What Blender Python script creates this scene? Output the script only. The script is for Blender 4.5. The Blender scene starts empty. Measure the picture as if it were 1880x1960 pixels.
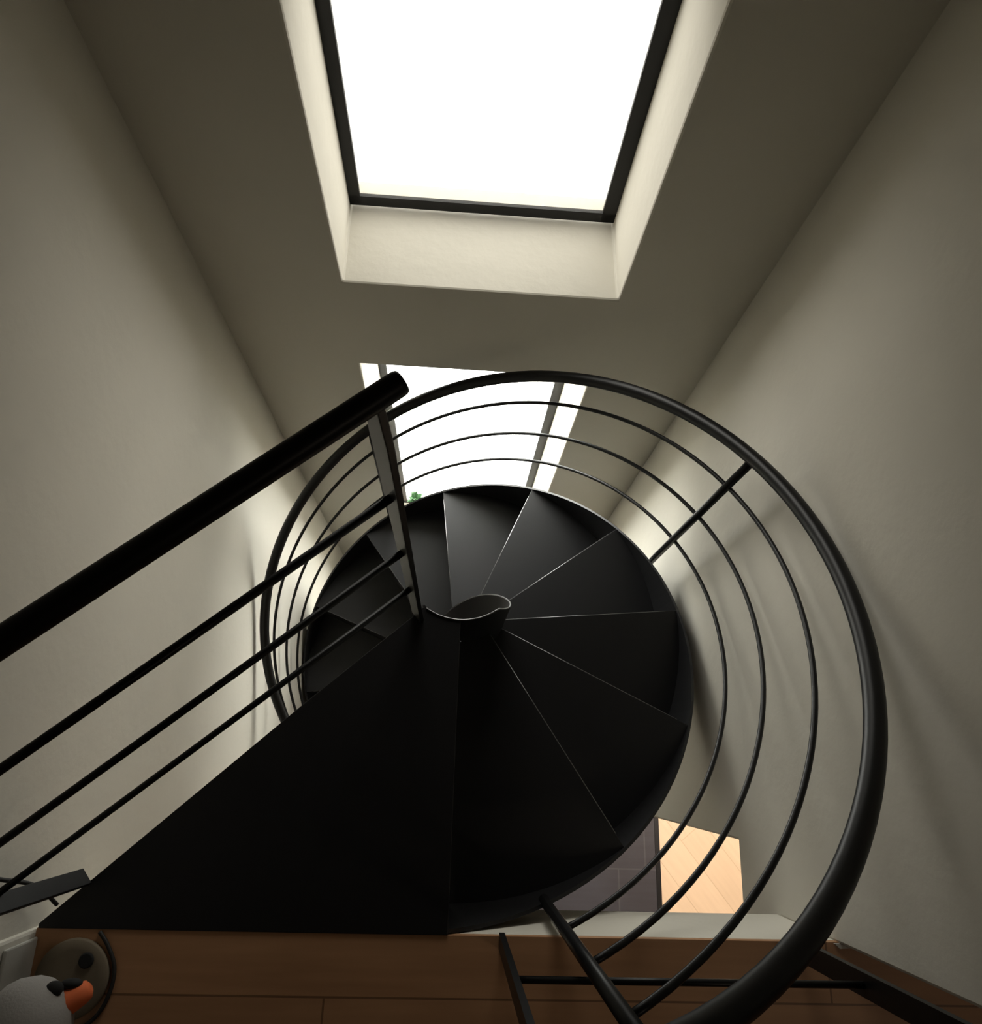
import bpy, bmesh, math, random
from mathutils import Vector, Matrix
random.seed(7)
PI = math.pi
S = 1.27            # metres per survey unit
DL = 3.39           # survey depth of the lower floor below the lens
def W(x, y, d):     # plan x, plan y, depth below the lens -> world metres (lower floor is z = 0)
    return Vector((x * S, y * S, (DL - d) * S))

SKEW = math.radians(-0.6)   # the stair well's walls stand turned by half a degree against the floor edge
def WS(x, y, d):
    return W(x * math.cos(SKEW) - y * math.sin(SKEW), x * math.sin(SKEW) + y * math.cos(SKEW), d)

# ------------------------------------------------------------------ camera
scene = bpy.context.scene
col = scene.collection
cam = bpy.data.cameras.new('camera')
cam.sensor_fit = 'VERTICAL'; cam.sensor_height = 36.0
cam.lens = 1387.0 / 1960.0 * 36.0
cam.clip_start = 0.02; cam.clip_end = 200
camo = bpy.data.objects.new('camera', cam); col.objects.link(camo)
R = ((0.998027, 0.044136, 0.044655), (0.027083, -0.944284, 0.328015), (0.056645, -0.326159, -0.943616))
m = Matrix(((R[0][0], -R[0][1], -R[0][2], 0), (R[1][0], -R[1][1], -R[1][2], 0), (R[2][0], -R[2][1], -R[2][2], 0), (0, 0, 0, 1)))
camo.matrix_world = Matrix.Translation(W(0, 0, 0)) @ m
scene.camera = camo

# ------------------------------------------------------------------ sky, lamp, exposure
world = bpy.data.worlds.new('overcast_sky'); scene.world = world; world.use_nodes = True
bg = world.node_tree.nodes['Background']
# overcast sky, brightest in the band above the horizon, paler zenith and a dim white ground below it
wn = world.node_tree; wc = wn.nodes.new('ShaderNodeTexCoord'); wx = wn.nodes.new('ShaderNodeSeparateXYZ'); wr = wn.nodes.new('ShaderNodeValToRGB'); wm = wn.nodes.new('ShaderNodeMapRange')
wm.inputs['From Min'].default_value = -1; wm.inputs['From Max'].default_value = 1
wn.links.new(wc.outputs['Generated'], wx.inputs[0]); wn.links.new(wx.outputs['Z'], wm.inputs['Value']); wn.links.new(wm.outputs['Result'], wr.inputs['Fac'])
SKY = ((0.0, 0.145), (0.46, 0.19), (0.55, 1.0), (0.70, 0.85), (0.84, 0.45), (1.0, 0.25))
els = wr.color_ramp.elements
while len(els) < len(SKY): els.new(0.5)
for e, (p, v) in zip(els, SKY): e.position = p; e.color = (v, v * 0.985, v * 0.94, 1)
wn.links.new(wr.outputs['Color'], bg.inputs[0]); bg.inputs[1].default_value = 43.0
scene.view_settings.view_transform = 'Standard'; scene.view_settings.look = 'None'
scene.view_settings.exposure = 0.0; scene.view_settings.gamma = 1.0
scene.view_settings.use_curve_mapping = False
def area(name, loc, rot, sx, sy, power, color, portal=False):
    l = bpy.data.lights.new(name, 'AREA'); l.shape = 'RECTANGLE'; l.size = sx; l.size_y = sy
    l.energy = power; l.color = color
    o = bpy.data.objects.new(name, l); col.objects.link(o); o.location = loc; o.rotation_euler = rot
    if portal: l.cycles.is_portal = True
    return o
WIN = ((0.617, 1.250), (1.569, 3.09))          # depth of head and sill of the two windows
for i, (a, b) in enumerate(WIN):             # portals only guide the sampling of the sky through the openings
    area('daylight_portal', WS(0.016, 1.16, (a + b) / 2), (-PI / 2, 0, SKEW), 0.60 * S, (b - a) * S, 1, (1, 1, 1), True)
area('ceiling_lamp_light', W(1.2, 0.32, 1.5), (0, 0, 0), 0.3, 0.3, 75, (1.0, 0.84, 0.74))   # warm lamp of the next room

area('room_fill_light', W(1.5, -1.0, -0.6), (0, 0, 0), 0.3, 0.3, 3.5, (1.0, 0.84, 0.66))   # added fill, no known lamp, to brighten the upper floor at right

# ------------------------------------------------------------------ materials
def mat(name, base, rough=0.6, spec=0.5, metal=0.0):
    mt = bpy.data.materials.new(name); mt.use_nodes = True
    b = mt.node_tree.nodes['Principled BSDF']
    b.inputs['Base Color'].default_value = (*base, 1); b.inputs['Roughness'].default_value = rough
    b.inputs['Specular IOR Level'].default_value = spec; b.inputs['Metallic'].default_value = metal
    return mt, mt.node_tree, b
def bumped(name, base, rough, scale, strength, var=0.04, spec=0.3, dist=0.01):
    mt, nt, b = mat(name, base, rough, spec)
    tc = nt.nodes.new('ShaderNodeTexCoord')
    n = nt.nodes.new('ShaderNodeTexNoise'); n.inputs['Scale'].default_value = scale; n.inputs['Detail'].default_value = 6
    bp = nt.nodes.new('ShaderNodeBump'); bp.inputs['Strength'].default_value = strength; bp.inputs['Distance'].default_value = dist
    rp = nt.nodes.new('ShaderNodeValToRGB')
    rp.color_ramp.elements[0].color = (*[c * (1 - var) for c in base], 1); rp.color_ramp.elements[1].color = (*[min(1, c * (1 + var)) for c in base], 1)
    n2 = nt.nodes.new('ShaderNodeTexNoise'); n2.inputs['Scale'].default_value = scale * 0.15; n2.inputs['Detail'].default_value = 4
    nt.links.new(tc.outputs['Object'], n.inputs['Vector']); nt.links.new(tc.outputs['Object'], n2.inputs['Vector'])
    nt.links.new(n.outputs['Fac'], bp.inputs['Height']); nt.links.new(bp.outputs['Normal'], b.inputs['Normal'])
    nt.links.new(n2.outputs['Fac'], rp.inputs['Fac']); nt.links.new(rp.outputs['Color'], b.inputs['Base Color'])
    return mt
M = {}
M['plaster'] = bumped('painted_plaster', (0.62, 0.593, 0.522), 0.9, 28, 0.12)
M['bounce_cut_brown'] = bumped('bounce_cut_brown', (0.12, 0.075, 0.045), 0.7, 20, 0.1)  # unseen ceiling's colour, darkened to cut light bounced onto the upper walls
M['bounce_cut_grey'] = bumped('bounce_cut_grey', (0.25, 0.23, 0.2), 0.85, 28, 0.1)  # unseen far walls' colour, darkened so less light bounces back into the well
M['white_wood'] = bumped('white_skirting_paint', (0.5, 0.49, 0.45), 0.5, 40, 0.05)
M['black_steel'] = bumped('black_painted_steel', (0.006, 0.006, 0.0062), 0.4, 90, 0.04, 0.1, 0.25, 0.002)
M['tread_steel'] = bumped('black_tread_steel', (0.0055, 0.0053, 0.0062), 0.5, 60, 0.05, 0.15, 0.4, 0.002)
M['edge_glint'] = mat('tread_edge_glint', (0.22, 0.22, 0.22), 0.35, 0.5, 0.8)[0]  # paler steel: window light caught along edges is put into the colour
M['frame'] = mat('black_window_frame', (0.012, 0.012, 0.012), 0.5, 0.3)[0]
M['white_plush'] = bumped('white_plush', (0.3, 0.285, 0.27), 0.95, 300, 0.1)
M['orange'] = mat('orange_felt', (0.75, 0.16, 0.05), 0.8)[0]
M['black_felt'] = mat('black_felt', (0.01, 0.01, 0.01), 0.9)[0]
M['grey_plastic'] = bumped('dark_grey_plastic', (0.16, 0.13, 0.09), 0.7, 50, 0.03)
M['rubber'] = mat('black_cable_rubber', (0.012, 0.011, 0.01), 0.6)[0]
M['leaf'] = bumped('green_leaf', (0.04, 0.1, 0.04), 0.5, 30, 0.1, 0.2)
M['terracotta'] = bumped('terracotta', (0.45, 0.2, 0.11), 0.8, 40, 0.1)
def planks(name, c1, c2, groove, bw, rh, rough, off=(0, 0), rot=0.0, mortar=0.004, ms=1.0, grain=0.45):
    mt, nt, b = mat(name, c1, rough, 0.35)
    tc = nt.nodes.new('ShaderNodeTexCoord'); mp = nt.nodes.new('ShaderNodeMapping')
    mp.inputs['Location'].default_value = (off[0], off[1], 0); mp.inputs['Rotation'].default_value = (0, 0, rot)
    br = nt.nodes.new('ShaderNodeTexBrick'); br.offset = 0.37; br.inputs['Scale'].default_value = ms
    br.inputs['Color1'].default_value = (*c1, 1); br.inputs['Color2'].default_value = (*c2, 1); br.inputs['Mortar'].default_value = (*groove, 1)
    br.inputs['Mortar Size'].default_value = mortar; br.inputs['Brick Width'].default_value = bw; br.inputs['Row Height'].default_value = rh
    mp2 = nt.nodes.new('ShaderNodeMapping'); mp2.inputs['Scale'].default_value = (1.2, 14, 1)
    n = nt.nodes.new('ShaderNodeTexNoise'); n.inputs['Scale'].default_value = 3.0; n.inputs['Detail'].default_value = 7
    mx = nt.nodes.new('ShaderNodeMix'); mx.data_type = 'RGBA'; mx.blend_type = 'MULTIPLY'; mx.inputs['Factor'].default_value = grain
    rp = nt.nodes.new('ShaderNodeValToRGB'); rp.color_ramp.elements[0].color = (0.6, 0.55, 0.5, 1); rp.color_ramp.elements[1].color = (1, 1, 1, 1)
    rp.color_ramp.elements[0].position = 0.3; rp.color_ramp.elements[1].position = 0.65
    L = nt.links.new
    L(tc.outputs['Object'], mp.inputs['Vector']); L(mp.outputs['Vector'], br.inputs['Vector'])
    L(mp.outputs['Vector'], mp2.inputs['Vector']); L(mp2.outputs['Vector'], n.inputs['Vector'])
    L(n.outputs['Fac'], rp.inputs['Fac']); L(br.outputs['Color'], mx.inputs['A']); L(rp.outputs['Color'], mx.inputs['B'])
    L(mx.outputs['Result'], b.inputs['Base Color'])
    return mt
M['wood_floor'] = planks('brown_plank_floor', (0.44, 0.24, 0.125), (0.41, 0.225, 0.118), (0.2, 0.105, 0.055), 2.4, 0.2, 0.5, (1.705, 0.184), 0, 0.0018)
M['oak_floor'] = planks('pale_oak_floor', (0.74, 0.58, 0.4), (0.68, 0.53, 0.36), (0.6, 0.46, 0.3), 1.1, 0.16, 0.45, (0, 0), math.radians(52), 0.0025, 1.0, 0.15)
M['tile'] = planks('dark_grey_tile', (0.036, 0.035, 0.041), (0.033, 0.032, 0.038), (0.06, 0.06, 0.064), 0.4, 0.4, 0.5, (0.1, 0.12), 0, 0.004)
def glass_mat(name, tint):
    mt = bpy.data.materials.new(name); mt.use_nodes = True; nt = mt.node_tree
    nt.nodes.clear()
    o = nt.nodes.new('ShaderNodeOutputMaterial'); t = nt.nodes.new('ShaderNodeBsdfTransparent'); g = nt.nodes.new('ShaderNodeBsdfGlossy')
    g.inputs['Roughness'].default_value = 0.02; t.inputs[0].default_value = (*tint, 1)
    mx = nt.nodes.new('ShaderNodeMixShader'); mx.inputs[0].default_value = 0.05
    nt.links.new(t.outputs[0], mx.inputs[1]); nt.links.new(g.outputs[0], mx.inputs[2]); nt.links.new(mx.outputs[0], o.inputs[0])
    return mt
M['clear_glass'] = glass_mat('clear_window_glass', (0.96, 0.97, 0.96)); M['dimmed_glass'] = glass_mat('dimmed_window_glass', (0.445, 0.442, 0.433))  # upper pane's glass darkened only to weaken the daylight coming through it

# ------------------------------------------------------------------ mesh helpers
class MB:
    def __init__(s): s.v = []; s.f = []; s.sm = []
    def add(s, vs, fs, smooth=False):
        o = len(s.v); s.v += [Vector(v) for v in vs]
        for f in fs: s.f.append([i + o for i in f]); s.sm.append(smooth)
    def hexa(s, p):            # 8 points: bottom ring of 4, top ring of 4
        s.add(p, [(3, 2, 1, 0), (4, 5, 6, 7), (0, 1, 5, 4), (1, 2, 6, 5), (2, 3, 7, 6), (3, 0, 4, 7)])
    def box(s, a, b):          # survey corners (x, y, depth)
        x0, x1 = sorted((a[0], b[0])); y0, y1 = sorted((a[1], b[1])); d0, d1 = sorted((a[2], b[2]))
        s.hexa([W(x0, y0, d1), W(x1, y0, d1), W(x1, y1, d1), W(x0, y1, d1), W(x0, y0, d0), W(x1, y0, d0), W(x1, y1, d0), W(x0, y1, d0)])
    def boxs(s, a, b):         # the same in the turned frame of the stair well
        o = len(s.v); s.box(a, b)
        for i in range(o, len(s.v)):
            v = s.v[i]; c, n = math.cos(SKEW), math.sin(SKEW); s.v[i] = Vector((v.x * c - v.y * n, v.x * n + v.y * c, v.z))
    def prism(s, lo, hi, smooth_side=False):
        n = len(lo); s.add(list(lo) + list(hi), [tuple(range(n - 1, -1, -1)), tuple(range(n, 2 * n))])
        s.add(list(lo) + list(hi), [(i, (i + 1) % n, n + (i + 1) % n, n + i) for i in range(n)], smooth_side)
    def tube(s, pts, r, n=14, cap=True):
        pts = [Vector(p) for p in pts]; rings = []
        t0 = (pts[1] - pts[0]).normalized(); up = Vector((0, 0, 1)) if abs(t0.z) < 0.9 else Vector((1, 0, 0))
        nn = (up - t0 * up.dot(t0)).normalized()
        for i, p in enumerate(pts):
            t = (pts[min(i + 1, len(pts) - 1)] - pts[max(i - 1, 0)]).normalized()
            nn = (nn - t * nn.dot(t)).normalized(); bb = t.cross(nn)
            rr = r[i] if isinstance(r, (list, tuple)) else r
            rings.append([p + (nn * math.cos(2 * PI * k / n) + bb * math.sin(2 * PI * k / n)) * rr for k in range(n)])
        o = [v for g in rings for v in g]; f = []
        for i in range(len(pts) - 1):
            for k in range(n): f.append((i * n + k, i * n + (k + 1) % n, (i + 1) * n + (k + 1) % n, (i + 1) * n + k))
        s.add(o, f, True)
        if cap:
            s.add(rings[0], [tuple(range(n - 1, -1, -1))]); s.add(rings[-1], [tuple(range(n))])
    def bar(s, p0, p1, across, w, t):   # flat bar, width w along 'across', thickness t
        p0 = Vector(p0); p1 = Vector(p1); d = (p1 - p0).normalized(); a = Vector(across); a = (a - d * a.dot(d)).normalized(); c = d.cross(a)
        q = [(-1, -1), (1, -1), (1, 1), (-1, 1)]
        s.hexa([p0 + a * x * w / 2 + c * y * t / 2 for x, y in q] + [p1 + a * x * w / 2 + c * y * t / 2 for x, y in q])
    def lathe(s, c, prof, n=32, sx=1, sy=1):
        c = Vector(c); vs = []; f = []
        for r, z in prof:
            for k in range(n): vs.append(c + Vector((r * sx * math.cos(2 * PI * k / n), r * sy * math.sin(2 * PI * k / n), z)))
        for i in range(len(prof) - 1):
            for k in range(n): f.append((i * n + k, i * n + (k + 1) % n, (i + 1) * n + (k + 1) % n, (i + 1) * n + k))
        s.add(vs, f, True)
        s.add(vs[:n], [tuple(range(n - 1, -1, -1))]); s.add(vs[-n:], [tuple(range(n))])
    def ball(s, c, rx, ry, rz, rot=None, n=20):
        c = Vector(c); vs = []; f = []; mm = n // 2
        for i in range(mm + 1):
            a = PI * i / mm
            for k in range(n):
                v = Vector((rx * math.sin(a) * math.cos(2 * PI * k / n), ry * math.sin(a) * math.sin(2 * PI * k / n), rz * math.cos(a)))
                vs.append(c + (rot @ v if rot else v))
        for i in range(mm):
            for k in range(n): f.append((i * n + k, (i + 1) * n + k, (i + 1) * n + (k + 1) % n, i * n + (k + 1) % n))
        s.add(vs, f, True)
    def build(s, name, material, parent=None, bevel=0.0, seg=2, origin=None):
        me = bpy.data.meshes.new(name)
        bm = bmesh.new(); vs = [bm.verts.new(v) for v in s.v]
        for f, sm in zip(s.f, s.sm):
            try: fc = bm.faces.new([vs[i] for i in f]); fc.smooth = sm
            except ValueError: pass
        bmesh.ops.remove_doubles(bm, verts=bm.verts, dist=1e-5)
        bmesh.ops.recalc_face_normals(bm, faces=bm.faces)
        bm.to_mesh(me); bm.free(); me.materials.append(M[material] if isinstance(material, str) else material)
        o = bpy.data.objects.new(name, me); col.objects.link(o)
        if parent:
            o.parent = parent; o.matrix_parent_inverse = Matrix.Translation(-parent.location)
        if bevel:
            b = o.modifiers.new('bevel', 'BEVEL'); b.width = bevel; b.segments = seg; b.limit_method = 'ANGLE'; b.angle_limit = math.radians(50)
        return o
def structure(o): o['kind'] = 'structure'; return o
def tag(o, label, cat, group=None):
    o['label'] = label; o['category'] = cat
    if group: o['group'] = group
    return o
def thing(name, loc, label, cat, group=None):
    o = bpy.data.objects.new(name, None); o.empty_display_size = 0.05; col.objects.link(o); o.location = loc
    return tag(o, label, cat, group)

# ------------------------------------------------------------------ room shell
XL, XR, YW, YO = -0.5475, 0.568, 0.910, 1.097
TOP = -0.62; FL = 1.144; SB = 1.348; FE = -0.2265
YB = -2.6
# wall with the two windows: inner face, splayed plaster reveals, outer face
def window_wall():
    b = MB()
    xs_i = [XL - 0.1, -0.2655, 0.2995, XR + 0.12]; xs_o = [XL - 0.1, -0.266, 0.286, XR + 0.12]
    ds_i = [TOP - 0.1, WIN[0][0], WIN[0][1], WIN[1][0], WIN[1][1], DL + 0.1]
    ds_o = [TOP - 0.1, WIN[0][0], WIN[0][1] - 0.017, WIN[1][0], WIN[1][1] - 0.015, DL + 0.1]
    gi = [[WS(x, YW, d) for x in xs_i] for d in ds_i]; go = [[WS(x, YO + 0.06, d) for x in xs_o] for d in ds_o]
    for j in range(5):
        for i in range(3):
            if i == 1 and j in (1, 3):
                a = (gi[j][1], gi[j][2], gi[j + 1][2], gi[j + 1][1]); c = (go[j][1], go[j][2], go[j + 1][2], go[j + 1][1])
                for k in range(4): b.add([a[k], a[(k + 1) % 4], c[(k + 1) % 4], c[k]], [(0, 1, 2, 3)])
            else:
                b.add([gi[j][i], gi[j][i + 1], gi[j + 1][i + 1], gi[j + 1][i]], [(0, 1, 2, 3)])
                b.add([go[j][i], go[j][i + 1], go[j + 1][i + 1], go[j + 1][i]], [(3, 2, 1, 0)])
    for j in range(5):
        for i in (0, 3): b.add([gi[j][i], gi[j + 1][i], go[j + 1][i], go[j][i]], [(0, 1, 2, 3)])
    for i in range(3):
        for j in (0, 5): b.add([gi[j][i], gi[j][i + 1], go[j][i + 1], go[j][i]], [(0, 1, 2, 3)])
    return structure(b.build('wall_front', 'plaster', bevel=0.006))
window_wall()
b = MB(); b.boxs((XL - 0.12, FE - 0.03, TOP - 0.1), (XL, YO, DL + 0.1)); structure(b.build('wall_left', 'plaster'))
b = MB(); b.box((XL - 0.12, YB, TOP - 0.1), (-0.545, FE, DL + 0.1)); structure(b.build('wall_left_room', 'plaster', bevel=0.006))
prof = [(YW + 0.02, TOP - 0.1), (YW + 0.02, DL + 0.1), (-0.120, DL + 0.1), (-0.120, 1.500), (-0.95, 1.500), (-0.95, DL + 0.1), (YB, DL + 0.1), (YB, SB - 0.02), (-0.2225, SB - 0.02), (-0.2225, TOP - 0.1)]
b = MB(); b.prism([WS(XR, y, d) for y, d in prof], [WS(XR + 0.12, y, d) for y, d in prof]); structure(b.build('wall_right', 'plaster', bevel=0.006))
# far walls of the two rooms
b = MB(); b.box((-0.7, YB - 0.1, TOP - 0.1), (3.0, YB, DL + 0.1)); structure(b.build('wall_back', 'bounce_cut_grey'))
b = MB(); b.box((3.0, YB, TOP - 0.1), (3.1, 0.62, DL + 0.1)); structure(b.build('wall_far_right', 'bounce_cut_grey'))
b = MB(); b.box((XR + 0.08, -0.12, TOP - 0.1), (3.0, 0.0, SB - 0.02)); b.box((XR + 0.08, 0.6, SB - 0.02), (3.0, 0.7, DL + 0.1)); structure(b.build('wall_side_room', 'plaster'))
b = MB(); b.box((-0.7, YB - 0.1, TOP - 0.1), (3.1, YO + 0.06, TOP)); structure(b.build('ceiling', 'bounce_cut_brown'))
# upper floor: planks over a plastered slab whose corner is cut back at the wall end
fp = [(-0.545, FE), (XR + 0.1, FE), (XR + 0.12, -0.12), (3.0, -0.12), (3.0, YB), (-0.545, YB)]
b = MB(); b.prism([W(x, y, FL + 0.012) for x, y in fp], [W(x, y, FL) for x, y in fp]); structure(b.build('floor', 'wood_floor'))
b = MB(); b.prism([W(x, y, SB) for x, y in fp], [W(x, y, FL + 0.012) for x, y in fp]); structure(b.build('ceiling_lower', 'plaster', bevel=0.004))
b = MB(); b.box((XR + 0.08, -0.12, SB - 0.02), (3.0, 0.7, SB)); structure(b.build('ceiling_side_room', 'plaster'))
b = MB(); b.box((XL - 0.05, YB, DL + 0.1), (0.912, YW + 0.02, DL)); structure(b.build('floor_lower', 'tile'))
b = MB(); b.box((0.932, YB, DL + 0.1), (3.0, 0.62, DL)); structure(b.build('floor_side_room', 'oak_floor'))
b = MB(); b.box((0.912, YB, DL + 0.1), (0.932, 0.62, DL - 0.003)); structure(b.build('trim_1', 'black_steel'))
b = MB(); b.box((-0.545, YB, FL), (-0.540, FE - 0.01, FL - 0.076)); structure(b.build('baseboard_left', 'white_wood', bevel=0.003))

# ------------------------------------------------------------------ windows: black frame and pane
for i, (a, c) in enumerate(WIN):
    x0, x1 = -0.2687, 0.2910; fw = 0.026; y0, y1 = 1.092, 1.100
    fr = MB(); c2 = c - 0.015
    fr.boxs((x0, y0, a), (x0 + fw, y1, c2)); fr.boxs((x1 - fw - 0.004, y0, a), (x1, y1, c2))
    fr.boxs((x0, y0, a), (x1, y1, a + fw)); fr.boxs((x0, y0, c2 - 0.026), (x1, y1, c2))
    f = structure(fr.build('window_%d' % (i + 1), 'frame'))
    g = MB(); g.boxs((x0 + fw - 0.004, 1.0935, a + fw - 0.004), (x1 - fw, 1.0985, c2 - 0.022)); g.build('pane', 'dimmed_glass' if i == 0 else 'clear_glass', f)

# a chip of bare white plaster at the foot of the right wall
b = MB(); b.prism([W(x, y, FL - 0.0005) for x, y in ((0.558, -0.2275), (0.5665, -0.2275), (0.583, -0.2335), (0.566, -0.2345))], [W(x, y, FL - 0.003) for x, y in ((0.559, -0.2275), (0.566, -0.2275), (0.581, -0.2332), (0.566, -0.234))])
tag(b.build('plaster_chip', 'white_wood'), 'small white plaster flake at the floor edge beside the right wall', 'plaster flake')

# ------------------------------------------------------------------ spiral staircase
CX, CY, K, D0 = 0.0109, 0.3127, 0.3295, 0.7369
RI, STEP = 0.100, math.radians(30.6)
B0 = 0.665            # top of the outer stringer below the handrail
stair = thing('spiral_staircase', W(CX, CY, DL), 'black steel open-well spiral staircase with a curved handrail, winding down past the lower window', 'staircase')
def P(r, th, d): return W(CX + r * math.cos(th), CY + r * math.sin(th), d)
def poly(c, x):
    v = 0
    for k in c: v = v * x + k
    return v
def stringer_r(th): return poly((-0.00078, 0.00318, 0.00243, -0.00908, 0.53049), min(max(th, -1.05), 3.35))
def tread(nose, first=False):
    d = 1 + B0 + 0.003 + K * nose; t = 0.012
    a0, a1 = nose - STEP - math.radians(4), nose; n = 14
    def ring(dd): return [P(RI, a0 + (a1 - a0) * k / n, dd) for k in range(n + 1)] + [P(stringer_r(a1 + (a0 - a1) * k / n) - 0.002, a1 + (a0 - a1) * k / n, dd) for k in range(n + 1)]
    b = MB(); b.prism(ring(d + t), ring(d))
    o = b.build('tread', 'tread_steel', stair, bevel=0.0012)
    # riser hanging below the nosing, set back a little
    ar = nose - math.radians(0.8); dv = Vector((-math.sin(ar), math.cos(ar), 0)) * 0.006
    r = MB(); q = [P(RI, ar, d + t), P(stringer_r(ar) - 0.004, ar, d + t), P(stringer_r(ar) - 0.004, ar, d + K * STEP + 0.002), P(RI, ar, d + K * STEP + 0.002)]
    r.hexa([v for v in q] + [v - dv for v in q]); r.build('riser', 'tread_steel', o)
    # edge of the folded nosing, its catch of window light coloured in
    e = MB(); e.tube([P(RI, a1, d + 0.0015), P(stringer_r(a1) - 0.03, a1, d + 0.0015)], 0.0013, 8); e.build('nosing', 'edge_glint', o)
    return o
N0 = math.radians(-56.0)
for k in range(12): tread(N0 + STEP * k)
# landing plate, flush with the plank floor
arc = [(CX + RI * math.cos(a), CY + RI * math.sin(a)) for a in [math.radians(-127 + 37 * i / 8) for i in range(9)]]
lp = [(-0.543, FE - 0.0), (-0.5425, -0.2205), (-0.215, 0.083), (-0.057 - 0.004, 0.2205)] + arc + [(CX, FE)]
b = MB(); b.prism([W(x, y, FL + 0.03) for x, y in lp], [W(x, y, FL - 0.002) for x, y in lp])
landing = b.build('landing_plate', 'tread_steel', stair, bevel=0.0012)
r = MB(); q = [W(CX, FE + 0.002, FL + 0.03), W(CX, CY - RI, FL + 0.03), W(CX, CY - RI, FL + 0.176), W(CX, FE + 0.002, FL + 0.176)]
r.hexa(q + [v + Vector((-0.006, 0, 0)) for v in q]); r.build('riser', 'tread_steel', landing)
# inner stringer: thin helical sheet around the open well
b = MB(); n = 150; a0, a1 = math.radians(-128), math.radians(300); vs = []; fs = []
for i in range(n + 1):
    a = a0 + (a1 - a0) * i / n; dt = max(FL - 0.002, 1.445 + 0.00575 * math.degrees(a)); db = min(DL - 0.01, max(dt + 0.2, 1.445 + 0.00575 * math.degrees(a) + 0.4))
    for rr, dd in ((RI - 0.003, dt), (RI + 0.0005, dt), (RI + 0.0005, db), (RI - 0.003, db)): vs.append(P(rr, a, dd))
for i in range(n):
    for k in range(4): fs.append((i * 4 + k, i * 4 + (k + 1) % 4, i * 4 + 4 + (k + 1) % 4, i * 4 + 4 + k))
fs += [(0, 1, 2, 3), (n * 4 + 3, n * 4 + 2, n * 4 + 1, n * 4)]
b.add(vs, fs); st = b.build('inner_stringer', 'tread_steel', stair)
e = MB(); e.tube([P(RI - 0.001, math.radians(a), max(FL - 0.003, 1.444 + 0.00575 * a)) for a in range(-124, 72, 3)], 0.0015, 8); e.build('rim_glint', 'edge_glint', st)  # gleam of the windows on the well rim, laid on as a paler line
# outer stringer: helical flat band the treads and posts are fixed to
b = MB(); n = 150; a0, a1 = math.radians(-90), math.radians(320); vs = []; fs = []
for i in range(n + 1):
    a = a0 + (a1 - a0) * i / n; dt = max(FL + 0.004, 1 + B0 + K * a); db = min(DL - 0.005, dt + 0.2); r0 = stringer_r(a)
    for rr, dd in ((r0 - 0.0055, dt), (r0, dt), (r0, db), (r0 - 0.0055, db)): vs.append(P(rr, a, dd))
for i in range(n):
    for k in range(4): fs.append((i * 4 + k, i * 4 + (k + 1) % 4, i * 4 + 4 + (k + 1) % 4, i * 4 + 4 + k))
fs += [(0, 1, 2, 3), (n * 4 + 3, n * 4 + 2, n * 4 + 1, n * 4)]
b.add(vs, fs, False); b.build('outer_stringer', 'tread_steel', stair)
# handrail and the three rails, hand-bent so the radius wanders a little
RAIL = (0.00061, -0.0051, 0.0113, -0.00011, -0.01426, 0.5357)
def rail_r(th): return poly(RAIL, th) if th < 3.55 else poly(RAIL, 3.55)
T0 = math.radians(-78); T1 = math.radians(318)
def helix(th0, th1, dd, rf, n=150): return [P(rf(th0 + (th1 - th0) * i / n), th0 + (th1 - th0) * i / n, 1 + dd + K * (th0 + (th1 - th0) * i / n)) for i in range(n + 1)]
b = MB(); b.tube(helix(T0, T1, 0, rail_r), 0.0128 * S, 18); b.build('handrail', 'black_steel', stair)
PT = [math.radians(a) for a in (-73.7, 21.7, 117.0, 212.5, 308.0)]
for dd in (0.1334, 0.3069, 0.4813):
    b = MB(); b.tube(helix(PT[0], PT[-1], dd, lambda t: 0.534), 0.0043 * S, 10); b.build('rail', 'black_steel', stair)
for th in PT:
    b = MB(); rr = 0.534; dtop = 1 + K * th
    b.tube([P(rr, th, min(DL, 1 + B0 + K * th + 0.03)), P(rr, th, dtop + 0.006)], 0.0082 * S, 12)
    b.build('post', 'black_steel', stair)

# ------------------------------------------------------------------ straight railing along the landing edge
lr = thing('landing_railing', W(-0.057, 0.217, FL), 'straight black railing on the diagonal landing edge, its thick handrail end nearest the camera', 'railing')
u = Vector((-1, -0.837, 0)).normalized(); nrm = Vector((u.y, -u.x, 0))
def along(s, d, off=0.0): return W(-0.057 + u.x * s + nrm.x * off, 0.217 + u.y * s + nrm.y * off, d)
b = MB(); HR = 0.0089
pts = [along(-0.022, 0.4166), along(-0.0205, 0.4166), along(-0.018, 0.4166)] + [along(-0.018 + 0.63 * i / 8, 0.4166) for i in range(1, 9)]
b.tube(pts, [HR * S * 0.9, HR * S * 0.97, HR * S] + [HR * S] * 8, 24); b.build('handrail', 'black_steel', lr)
for d in (0.594, 0.767, 0.943):
    b = MB(); b.tube([along(-0.002, d), along(0.612, d)], 0.0041 * S, 12); b.build('rail', 'black_steel', lr)
for s, off in ((0.0, 0.0), (0.578, -0.012)):
    b = MB(); b.bar(along(s, FL - 0.0025, off), along(s, 0.475, off), nrm, 0.030, 0.0085)
    h = 0.0085 / 2 / S; lo = [along(s + j * h, 0.475, off + i * 0.015 / S) for i, j in ((-1, -1), (1, -1), (1, 1), (-1, 1))]; hi = [along(s + j * h, 0.4166, off + i * 0.0095 / S) for i, j in ((-1, -1), (1, -1), (1, 1), (-1, 1))]
    b.hexa(lo + hi); b.build('post', 'black_steel', lr, bevel=0.001)

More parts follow.
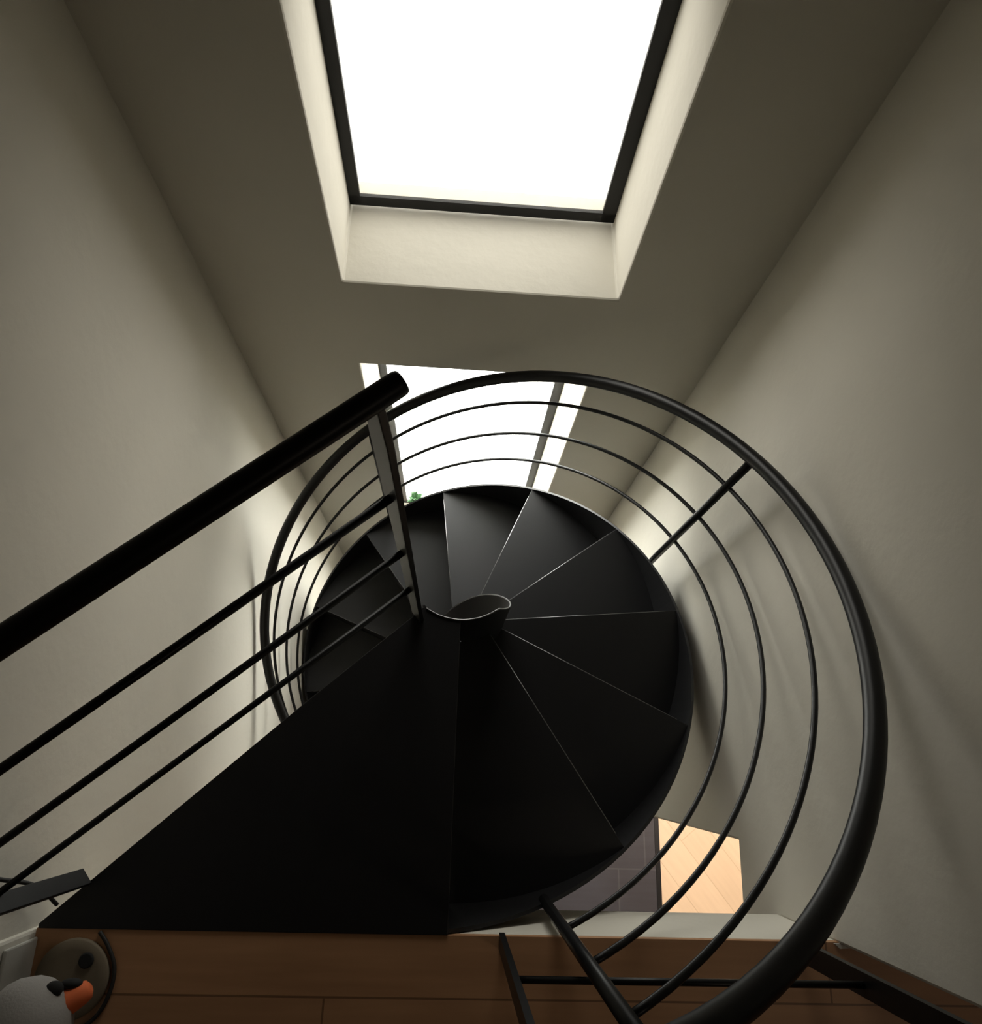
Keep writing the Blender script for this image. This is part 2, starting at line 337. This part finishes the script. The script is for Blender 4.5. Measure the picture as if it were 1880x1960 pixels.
# ------------------------------------------------------------------ guard railing on the edge of the plank floor
gr = thing('guard_railing', W(0.086, -0.232, FL), 'black guard railing standing on the brown plank floor edge, one thin bar between two posts', 'railing')
GA, GB, GY = 0.086, 0.500, -0.2320
for x in (GA, GB):
    b = MB(); b.bar(W(x, GY, FL), W(x, GY, 0.4155), (0, 1, 0), 0.034 if x > 0.2 else 0.026, 0.010); b.build('post', 'black_steel', gr)
for d in (0.953, 0.77, 0.59):
    b = MB(); b.tube([W(GA, GY, d), W(GB, GY, d)], 0.0040 * S, 10); b.build('rail', 'black_steel', gr)
b = MB(); b.tube([W(GA - 0.015, GY, 0.405), W(GB + 0.015, GY, 0.405)], 0.0089 * S, 18); b.build('handrail', 'black_steel', gr)

# ------------------------------------------------------------------ small things on the floor at the left
sw = thing('plush_swan', W(-0.475, -0.36, FL), 'white plush swan with an orange bill standing by the left skirting', 'toy')
b = MB(); b.ball(W(-0.495, -0.395, FL - 0.072), 0.06, 0.12, 0.091); b.tube([W(-0.49, -0.36, FL - 0.07), W(-0.478, -0.325, FL - 0.1), W(-0.469, -0.305, FL - 0.135)], [0.05, 0.046, 0.046], 20)
b.ball(W(-0.467, -0.299, 1.0), 0.064, 0.066, 0.06); b.build('body', 'white_plush', sw)
bd = Vector((0.80, 0.50, -0.2)).normalized(); hd = W(-0.467, -0.299, 1.0)
b = MB(); b.tube([hd + bd * 0.045, hd + bd * 0.062, hd + bd * 0.078, hd + bd * 0.088, hd + bd * 0.092], [0.0195, 0.0185, 0.0165, 0.013, 0.006], 14); b.build('bill', 'orange', sw)
b = MB(); b.ball(hd + bd * 0.070 + Vector((-0.008, 0.018, 0.004)), 0.016, 0.007, 0.010); b.ball(hd + Vector((0.035, 0.052, 0.01)), 0.013, 0.011, 0.009); b.build('black_marking', 'black_felt', sw)
dk = thing('round_disc', W(-0.4848, -0.2844, FL), 'flat round dark grey disc with a black dot, lying on the planks under the swan', 'disc')
b = MB(); b.lathe(W(-0.4848, -0.2844, FL), [(0.057, 0), (0.061, 0.003), (0.061, 0.008), (0.058, 0.011), (0.045, 0.0115)], 40); b.build('plate', 'grey_plastic', dk)
b = MB(); b.lathe(W(-0.4677, -0.2617, FL) + Vector((0, 0, 0.011)), [(0.012, 0), (0.012, 0.004), (0.010, 0.005)], 20); b.build('knob', 'black_felt', dk)
def smooth(pts, n=8):
    pts = [Vector(p) for p in pts]; pp = [pts[0] * 2 - pts[1]] + pts + [pts[-1] * 2 - pts[-2]]; out = []
    for i in range(1, len(pp) - 2):
        for k in range(n):
            t = k / n; a, b_, c, d = pp[i - 1:i + 3]
            out.append(0.5 * ((2 * b_) + (c - a) * t + (2 * a - 5 * b_ + 4 * c - d) * t * t + (3 * b_ - a - 3 * c + d) * t ** 3))
    return out + [pts[-1]]
b = MB(); b.tube(smooth([W(x, y, FL - 0.003) for x, y in ((-0.460, -0.229), (-0.446, -0.245), (-0.4325, -0.27), (-0.4325, -0.298), (-0.444, -0.325), (-0.468, -0.345), (-0.5, -0.36), (-0.53, -0.365))]), 0.0035, 8)
tag(b.build('floor_cable', 'rubber'), 'black cable curving over the planks around the grey disc', 'cable')
b = MB(); b.tube(smooth([W(-0.5465, -0.12, 0.89), W(-0.545, -0.137, 0.96), W(-0.543, -0.150, 1.018), W(-0.538, -0.163, 1.08), W(-0.532, -0.175, 1.11), W(-0.522, -0.197, FL - 0.006)]), 0.0035, 8)
tag(b.build('hanging_cable', 'rubber'), 'thin black cable hanging against the left wall above the landing corner', 'cable')

# ------------------------------------------------------------------ plant on the sill of the lower window
SX, SY, SD = -0.176, 0.992, WIN[1][1]
pp = thing('potted_plant', W(SX, SY, SD), 'green plant at the foot of the lower window, its leaf tips showing over the stair', 'plant')
b = MB(); b.lathe(W(SX, SY, SD), [(0.04, 0), (0.055, 0.1), (0.058, 0.1), (0.058, 0.11), (0.05, 0.11)], 20); b.build('pot', 'terracotta', pp)
b = MB(); b.tube(smooth([W(SX, SY, SD) + Vector((0, 0, 0.1)), W(SX + 0.01, SY, SD - 0.25), W(SX, SY, SD - 0.36)]), 0.004, 8); b.build('stem', 'leaf', pp)
b = MB(); base = W(SX, SY, SD - 0.345)
for k in range(34):
    a = random.uniform(0, 2 * PI); el = random.uniform(0.15, 1.3); L = random.uniform(0.03, 0.05); w = 0.011
    d = Vector((math.cos(a) * math.cos(el), math.sin(a) * math.cos(el), math.sin(el))); sd = Vector((-math.sin(a), math.cos(a), 0)); up = d.cross(sd)
    p0 = base + d * 0.006
    b.add([p0, p0 + d * L * 0.5 + sd * w - up * 0.003, p0 + d * L * 0.55, p0 + d * L * 0.5 - sd * w - up * 0.003, p0 + d * L - Vector((0, 0, 0.008))], [(0, 1, 2), (0, 2, 3), (1, 4, 2), (2, 4, 3)], True)
b.build('leaves', 'leaf', pp)
